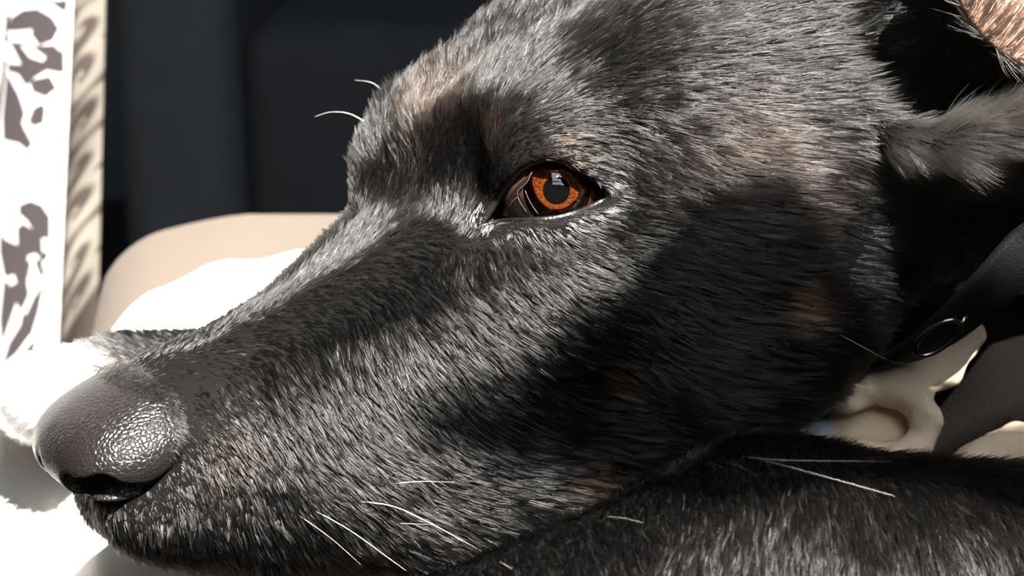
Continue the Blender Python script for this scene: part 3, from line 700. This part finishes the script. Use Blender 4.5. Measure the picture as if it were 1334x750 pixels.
for far in (False, True):
    c = mirror(EYE_C) if far else EYE_C
    m = np.linalg.norm(root - c, axis=1) < 20
    pd, hh = lid_sd(root[m], far); low = (((mirror(root[m]) if far else root[m]) - EYE_C) @ eby) < -1.0; keep[m] &= ~((pd < np.where(low, 0.1, 0.4)) & (hh > 0))
pk = ear_pink(root); keep &= rng.random(N_HAIR) > pk * 0.97
root, nor = root[keep], nor[keep]
d, ln, lf = flow(root, nor)
n = len(root); print('hairs', n)
inside = ear_in(root) < 1.0
wob = vnoise(root, 2.2, 1) * 0.22 + vnoise(root, 7, 2) * 0.13 + rng.normal(size=(n, 3)) * 0.07
eyed = np.minimum(np.linalg.norm(root - EYE_C, axis=1), np.linalg.norm(root - mirror(EYE_C), axis=1))
nosed = np.clip((NF(root) - 0.2) / 8.0, 0, 1)
ln = ln * rng.uniform(0.65, 1.2, n) * (0.55 + 0.45 * nosed)
pdn = np.full(n, 9.0); m = np.linalg.norm(root - EYE_C, axis=1) < 22; pdn[m] = lid_sd(root[m])[0]
ln *= np.clip(0.6 + pdn / 10.0, 0.6, 1.0)
lf = lf + rng.normal(size=n) * 0.19
tint = np.tile([0.006, 0.0055, 0.0052], (n, 1)); base_t = tint.copy()
def blob(x, y, r_):
    p, _ = B.trace([(x, y)]); return np.clip(1.4 - np.linalg.norm(root - p[0], axis=1) / r_, 0, 1)
TAN = np.array([0.24, 0.12, 0.06])
for x, y, r_, s_ in ((1038, 402, 6.5, .9), (800, 488, 5.5, .5), (740, 198, 5, .3), (640, 180, 5, .12), (290, 590, 9, .10), (560, 130, 14, .07), (770, 635, 9, .15), (990, 220, 20, .06)):
    w = blob(x, y, r_)[:, None] * s_ * rng.uniform(.2, 1, (n, 1)); tint = tint * (1 - w) + TAN * w
lowl = np.clip(1 - pdn / 4.0, 0, 1) * ((root - EYE_C) @ eby < 0) * (np.linalg.norm(root - EYE_C, axis=1) < 22)  # sunlit highlight along the lower lid, put into the hair tint
w = (lowl * 0.95)[:, None]; tint = tint * (1 - w) + np.array([0.6, 0.53, 0.49]) * w
w = paw_white(root); w = (w > rng.random(n))[:, None]; tint = np.where(w, [0.85, 0.82, 0.78], tint)
e_ = (ear_in(root) < 0.99); tint[e_] = np.array([0.035, 0.030, 0.027]) * rng.uniform(.3, 1.5, (e_.sum(), 1))  # hairs in the ear cavity painted lighter for their missing sheen
rim_a, rim_b = unp(1185, 190, 394), unp(1350, 156, 381); rb2 = rim_b - rim_a; rt = np.clip(((root - rim_a) @ rb2) / (rb2 @ rb2), 0, 1)
w = np.clip(1.6 - np.linalg.norm(root - rim_a - rt[:, None] * rb2, axis=1) / 7.0, 0, 1)[:, None] * rng.uniform(0.1, 1, (n, 1)); tint = tint * (1 - w) + np.array([0.13, 0.12, 0.11]) * w  # rim hairs painted paler to look sunlit
w = blob(893, 602, 5)[:, None] * rng.uniform(.2, 1, (n, 1)); tint = tint * (1 - w) + np.array([0.5, 0.47, 0.43]) * w
legm = np.linalg.norm(root[:, 1:] - unp(1010, 775, 345)[1:], axis=1) < 60
grey = rng.random(n) < np.where(legm & (root[:, 1] < 375), 0.05, 0.012); tint[grey] = [0.25, 0.22, 0.2]
rad = rng.uniform(0.05, 0.09, n)
m_fur = hair_mat('dog_fur')
hair_obj('fur', root, d, nor, ln, lf, tint, rad, m_fur, dog, wob=wob, clump=(0.10, 0.62, 1.9))

# short hairs creeping over the back edge of the nose leather
gn = NF.grad(Vn); db = B(Vn); hx_ = tohead(Vn)
wn = np.clip(1.0 - db / 2.2, 0, 1) * (db > -0.3) * (hx_[:, 0] < 112) * (hx_[:, 2] > -24); 
sel = rng.choice(len(Vn), 9000, p=wn / wn.sum())
rn = Vn[sel] + rng.normal(size=(9000, 3)) * 0.25; dn, _, _ = flow(rn, gn[sel])
hair_obj('nose_edge_fur', rn, dn, gn[sel], rng.uniform(0.8, 2.0, 9000), rng.uniform(0.25, 0.7, 9000), np.tile([0.008, 0.007, 0.0065], (9000, 1)), rng.uniform(0.045, 0.075, 9000), m_fur, dog, wob=rng.normal(size=(9000, 3)) * 0.12)

# ------------------------------------------------------------------ whiskers
m_whk = simple_mat('whisker', (0.5, 0.48, 0.45), 0.3, 0.1, 500)
WH = [([(405, 662), (455, 690), (504, 725), (529, 743)], 7, .14), ([(461, 652), (511, 659), (554, 678), (610, 708), (666, 740)], 9, .17), ([(503, 631), (547, 627), (592, 628)], 5, .14), ([(508, 681), (563, 683)], 4, .1),
      ([(922, 588), (1000, 598), (1080, 600), (1162, 601)], 10, .15), ([(922, 586), (1000, 601), (1080, 622), (1166, 646)], 12, .14), ([(1088, 432), (1130, 455), (1160, 470), (1183, 474)], 6, .09), ([(782, 672), (815, 675), (838, 681)], 3, .08),
      ([(478, 160), (455, 148), (430, 146), (410, 152)], 0, .17), ([(500, 120), (485, 108), (462, 104)], 0, .16), ([(385, 668), (430, 700), (470, 735)], 5, .09), ([(930, 596), (960, 606), (985, 618)], 6, .09), ([(918, 598), (940, 608), (962, 614)], 5, .09)]
for path, off, r_ in WH:
    p0, ok = B.trace([path[0]]); d0 = p0[0, 1] if ok[0] else 425.0
    pts = [unp(x, y, d0 - off * (i / (len(path) - 1)) + (1.0 if i == 0 else 0)) for i, (x, y) in enumerate(path)]
    for i in range(1, len(pts)):                              # stay outside the fur
        x, y = path[i]; hp, ok = B.trace([(x, y)])
        if ok[0] and pts[i][1] > hp[0, 1] - 3: pts[i] = unp(x, y, hp[0, 1] - 3 - 0.6 * off * i / len(pts))
    pth = smooth_path(pts, 16); v, fs = tube(pth, np.linspace(r_, r_ * .25, 16) * 0.75, 6)
    child('whisker', W(v), fs, m_whk, dog, label=None)

# ------------------------------------------------------------------ collar with ring
m_strap = simple_mat('black_strap', (0.008, 0.008, 0.008), 0.7, 0.3, 200, 0.4, 1500, spec=0.15)
m_met = simple_mat('dark_chrome', (0.22, 0.21, 0.20), 0.22, 0.1, 50, metallic=1.0)
LOOP = [unp(1440, 215, 400), unp(1345, 320, 402), unp(1270, 395, 408), unp(1200, 452, 420), unp(1140, 476, 442), unp(1130, 450, 480), unp(1200, 380, 530), unp(1340, 240, 560), unp(1460, 120, 540), unp(1510, 110, 470)]
LP = np.array(LOOP); path = smooth_path(np.vstack([LP[-2:], LP, LP[:3]]), 140); n_ = len(path)
i0 = int(np.argmin(np.linalg.norm(path[:40] - LP[0], axis=1))); i1 = 90 + int(np.argmin(np.linalg.norm(path[90:] - LP[0], axis=1)))
path = path[i0:i1]
ax_ = unp(1500, 60, 470) - Hd(-70, 0, -15); ax_ /= np.linalg.norm(ax_)
cen = path.mean(0); m_ = len(path); tg = np.roll(path, -1, 0) - np.roll(path, 1, 0); tg /= np.linalg.norm(tg, axis=1, keepdims=True)
wd = ax_ - tg * (tg @ ax_)[:, None]; wd /= np.linalg.norm(wd, axis=1, keepdims=True); th_ = np.cross(tg, wd)
sec = [(-7.5, -1), (-7, -1.5), (7, -1.5), (7.5, -1), (7.5, 1), (7, 1.5), (-7, 1.5), (-7.5, 1)]
v = np.concatenate([[path[i] + wd[i] * a + th_[i] * b_ for a, b_ in sec] for i in range(m_)]); k = len(sec)
fs = [(i * k + j, i * k + (j + 1) % k, ((i + 1) % m_) * k + (j + 1) % k, ((i + 1) % m_) * k + j) for i in range(m_) for j in range(k)]
colr = empty('dog_collar', W(cen), label='black strap collar with a dark metal ring around the dog\'s neck', cat='collar'); bpy.context.view_layer.update()
v = push_out(v, 0.6)
child('strap', W(v), fs, m_strap, colr)
rc = unp(1221, 440, 408); ra, rb_ = np.array([5.4, -1.5, 3.6]), np.array([1.4, 2.0, -3.0])
ring = [rc + ra * math.cos(a) + rb_ * math.sin(a) for a in np.linspace(0, 2 * math.pi, 40, endpoint=False)]
v, fs = tube(ring, 0.7, 10, closed=True); child('ring', W(v), fs, m_met, colr, label='dark metal ring')
v, fs = tube([rc + ra * .95 + np.array([0, 0, -1.]), rc + ra * .95 + np.array([2.5, 1, 3.0])], [1.1, 1.1], 10); child('ring_loop', W(v), fs, m_met, colr)

# ------------------------------------------------------------------ crumpled cloths behind the jaw
m_cream = simple_mat('cream_blanket_cloth', (0.85, 0.68, 0.50), 0.9, 0.08, 80, 0.35, 1500)
m_shade = simple_mat('shade_blanket_cloth', (0.006, 0.005, 0.0045), 0.95, 0.2, 80, 0.3, 1000, spec=0.08)  # deep shade on the cream fabric, put in as near-black colour
m_white = simple_mat('sunlit_white_cloth', (0.86, 0.83, 0.78), 0.9, 0.04, 60, 0.3, 1200)
m_blue = simple_mat('pale_blue_cloth', (0.50, 0.56, 0.62), 0.8, 0.06, 60, 0.2, 1200)
K = Field()
pth = [(1105, 520), (1130, 502), (1160, 498), (1190, 515), (1207, 548), (1195, 582), (1160, 598), (1120, 590)]
for a, b_ in zip(pth[:-1], pth[1:]): K.cap(unp(*a, 436), 4.2, unp(*b_, 436), 4.2, 2, head=False)
K.ell(unp(1140, 560, 448), (15, 7, 11), 2, head=False)
K.cap(unp(1160, 505, 438), 4.6, unp(1225, 480, 440), 4.6, 4, head=False); K.cap(unp(1225, 480, 440), 4.6, unp(1265, 435, 440), 4.2, 5, head=False)
K.cap(unp(1268, 612, 446), 7, unp(1350, 575, 452), 8, 6, head=False)
K.ell(unp(1200, 660, 480), (38, 16, 20), 4, head=False)
v, q = K.mesh(unp(1040, 700, 430) - [0, 20, 0], unp(1420, 380, 500) + [10, 10, 0], 1.2)
v = v + vnoise(v, 14, 11) * 0.55 + vnoise(v, 5, 12) * 0.2
v = push_out(v, 0.6, SEAT + .003)
mesh_obj('cream_blanket', W(v), q, m_cream, label='crumpled cream blanket with a looped fold behind the dog\'s jaw', cat='blanket')
K2 = Field(); K2.ell(unp(1300, 560, 500), (60, 30, 42), 10, head=False); K2.ell(unp(1420, 520, 470), (40, 25, 35), 14, head=False); K2.ell(unp(1250, 470, 500), (30, 22, 20), 12, head=False)
K2.cap(unp(1240, 600, 470), 9, unp(1380, 470, 455), 10, 10, head=False)
v, q = K2.mesh(unp(1000, 800, 440) - [0, 30, 0], unp(1600, 330, 560) + [10, 10, 0], 2.0)
v = push_out(v, 0.6, SEAT + .001, others=(K,))
mesh_obj('shade_blanket', W(v), q, m_shade, label='blanket bunched under the collar at the right edge, coloured near black as deep shade', cat='blanket')
K3 = Field(); K3.cap(unp(1040, 590, 452), 8, unp(1112, 600, 450), 9, 4, head=False); K3.ell(unp(1085, 568, 450), (8, 6, 8), 5, head=False); K3.cap(unp(900, 610, 452), 8, unp(1040, 590, 452), 7, 5, head=False)
v, q = K3.mesh(unp(860, 660, 440) - [0, 15, 0], unp(1160, 510, 462) + [5, 5, 5], 1.2)
v = push_out(v, 0.6, SEAT + .005)
mesh_obj('blue_cloth', W(v), q, m_blue, label='small pale blue cloth wedged between the jaw and the foreleg', cat='cloth')

# white fold added as the sunlit front of the sofa arm, under the paw
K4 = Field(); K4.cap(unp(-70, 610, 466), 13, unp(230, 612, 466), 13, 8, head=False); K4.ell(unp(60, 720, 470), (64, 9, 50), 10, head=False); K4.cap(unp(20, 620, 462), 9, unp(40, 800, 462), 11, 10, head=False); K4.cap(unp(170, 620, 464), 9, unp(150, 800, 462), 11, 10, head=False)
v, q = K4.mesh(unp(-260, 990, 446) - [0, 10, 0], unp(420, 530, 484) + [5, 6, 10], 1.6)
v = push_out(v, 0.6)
wb = empty('sunlit_white_cover', W(unp(100, 620, 470)), label='white cover added for the sunlit part of the sofa arm below and behind the nose', cat='blanket'); bpy.context.view_layer.update()
child('sunlit_front_fold', W(v), q, m_white, wb)
EDGE = [(20, 500), (75, 462), (105, 425), (135, 402), (200, 378), (300, 353), (380, 343), (460, 335), (560, 330)]  # border between sun and shade on the arm's top, painted by a white sheet
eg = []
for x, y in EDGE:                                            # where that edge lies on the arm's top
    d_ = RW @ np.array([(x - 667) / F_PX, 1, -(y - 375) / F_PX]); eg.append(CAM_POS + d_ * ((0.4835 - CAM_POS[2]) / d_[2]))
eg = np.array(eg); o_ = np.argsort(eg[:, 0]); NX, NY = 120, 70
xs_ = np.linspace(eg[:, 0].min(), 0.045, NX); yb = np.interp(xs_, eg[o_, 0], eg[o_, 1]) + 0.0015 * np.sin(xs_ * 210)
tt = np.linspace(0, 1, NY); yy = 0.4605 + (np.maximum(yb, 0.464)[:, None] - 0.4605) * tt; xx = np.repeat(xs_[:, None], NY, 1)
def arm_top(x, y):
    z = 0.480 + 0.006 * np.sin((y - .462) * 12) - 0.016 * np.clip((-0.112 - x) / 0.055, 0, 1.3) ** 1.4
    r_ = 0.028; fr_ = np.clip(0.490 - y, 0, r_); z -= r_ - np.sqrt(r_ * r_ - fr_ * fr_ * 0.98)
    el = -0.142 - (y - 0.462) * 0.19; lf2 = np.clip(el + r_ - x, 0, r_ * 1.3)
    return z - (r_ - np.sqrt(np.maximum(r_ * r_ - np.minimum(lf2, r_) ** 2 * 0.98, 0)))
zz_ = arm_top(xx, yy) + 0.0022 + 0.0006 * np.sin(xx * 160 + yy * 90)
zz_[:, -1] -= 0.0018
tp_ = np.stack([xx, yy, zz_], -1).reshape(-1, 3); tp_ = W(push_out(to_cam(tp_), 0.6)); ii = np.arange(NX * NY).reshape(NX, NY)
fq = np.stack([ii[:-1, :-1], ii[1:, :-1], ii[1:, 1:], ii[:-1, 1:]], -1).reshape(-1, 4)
child('sun_patch_sheet', np.concatenate([tp_, tp_ - [0, 0, 0.0015]]), np.concatenate([fq, fq[:, ::-1] + NX * NY]), m_white, wb)
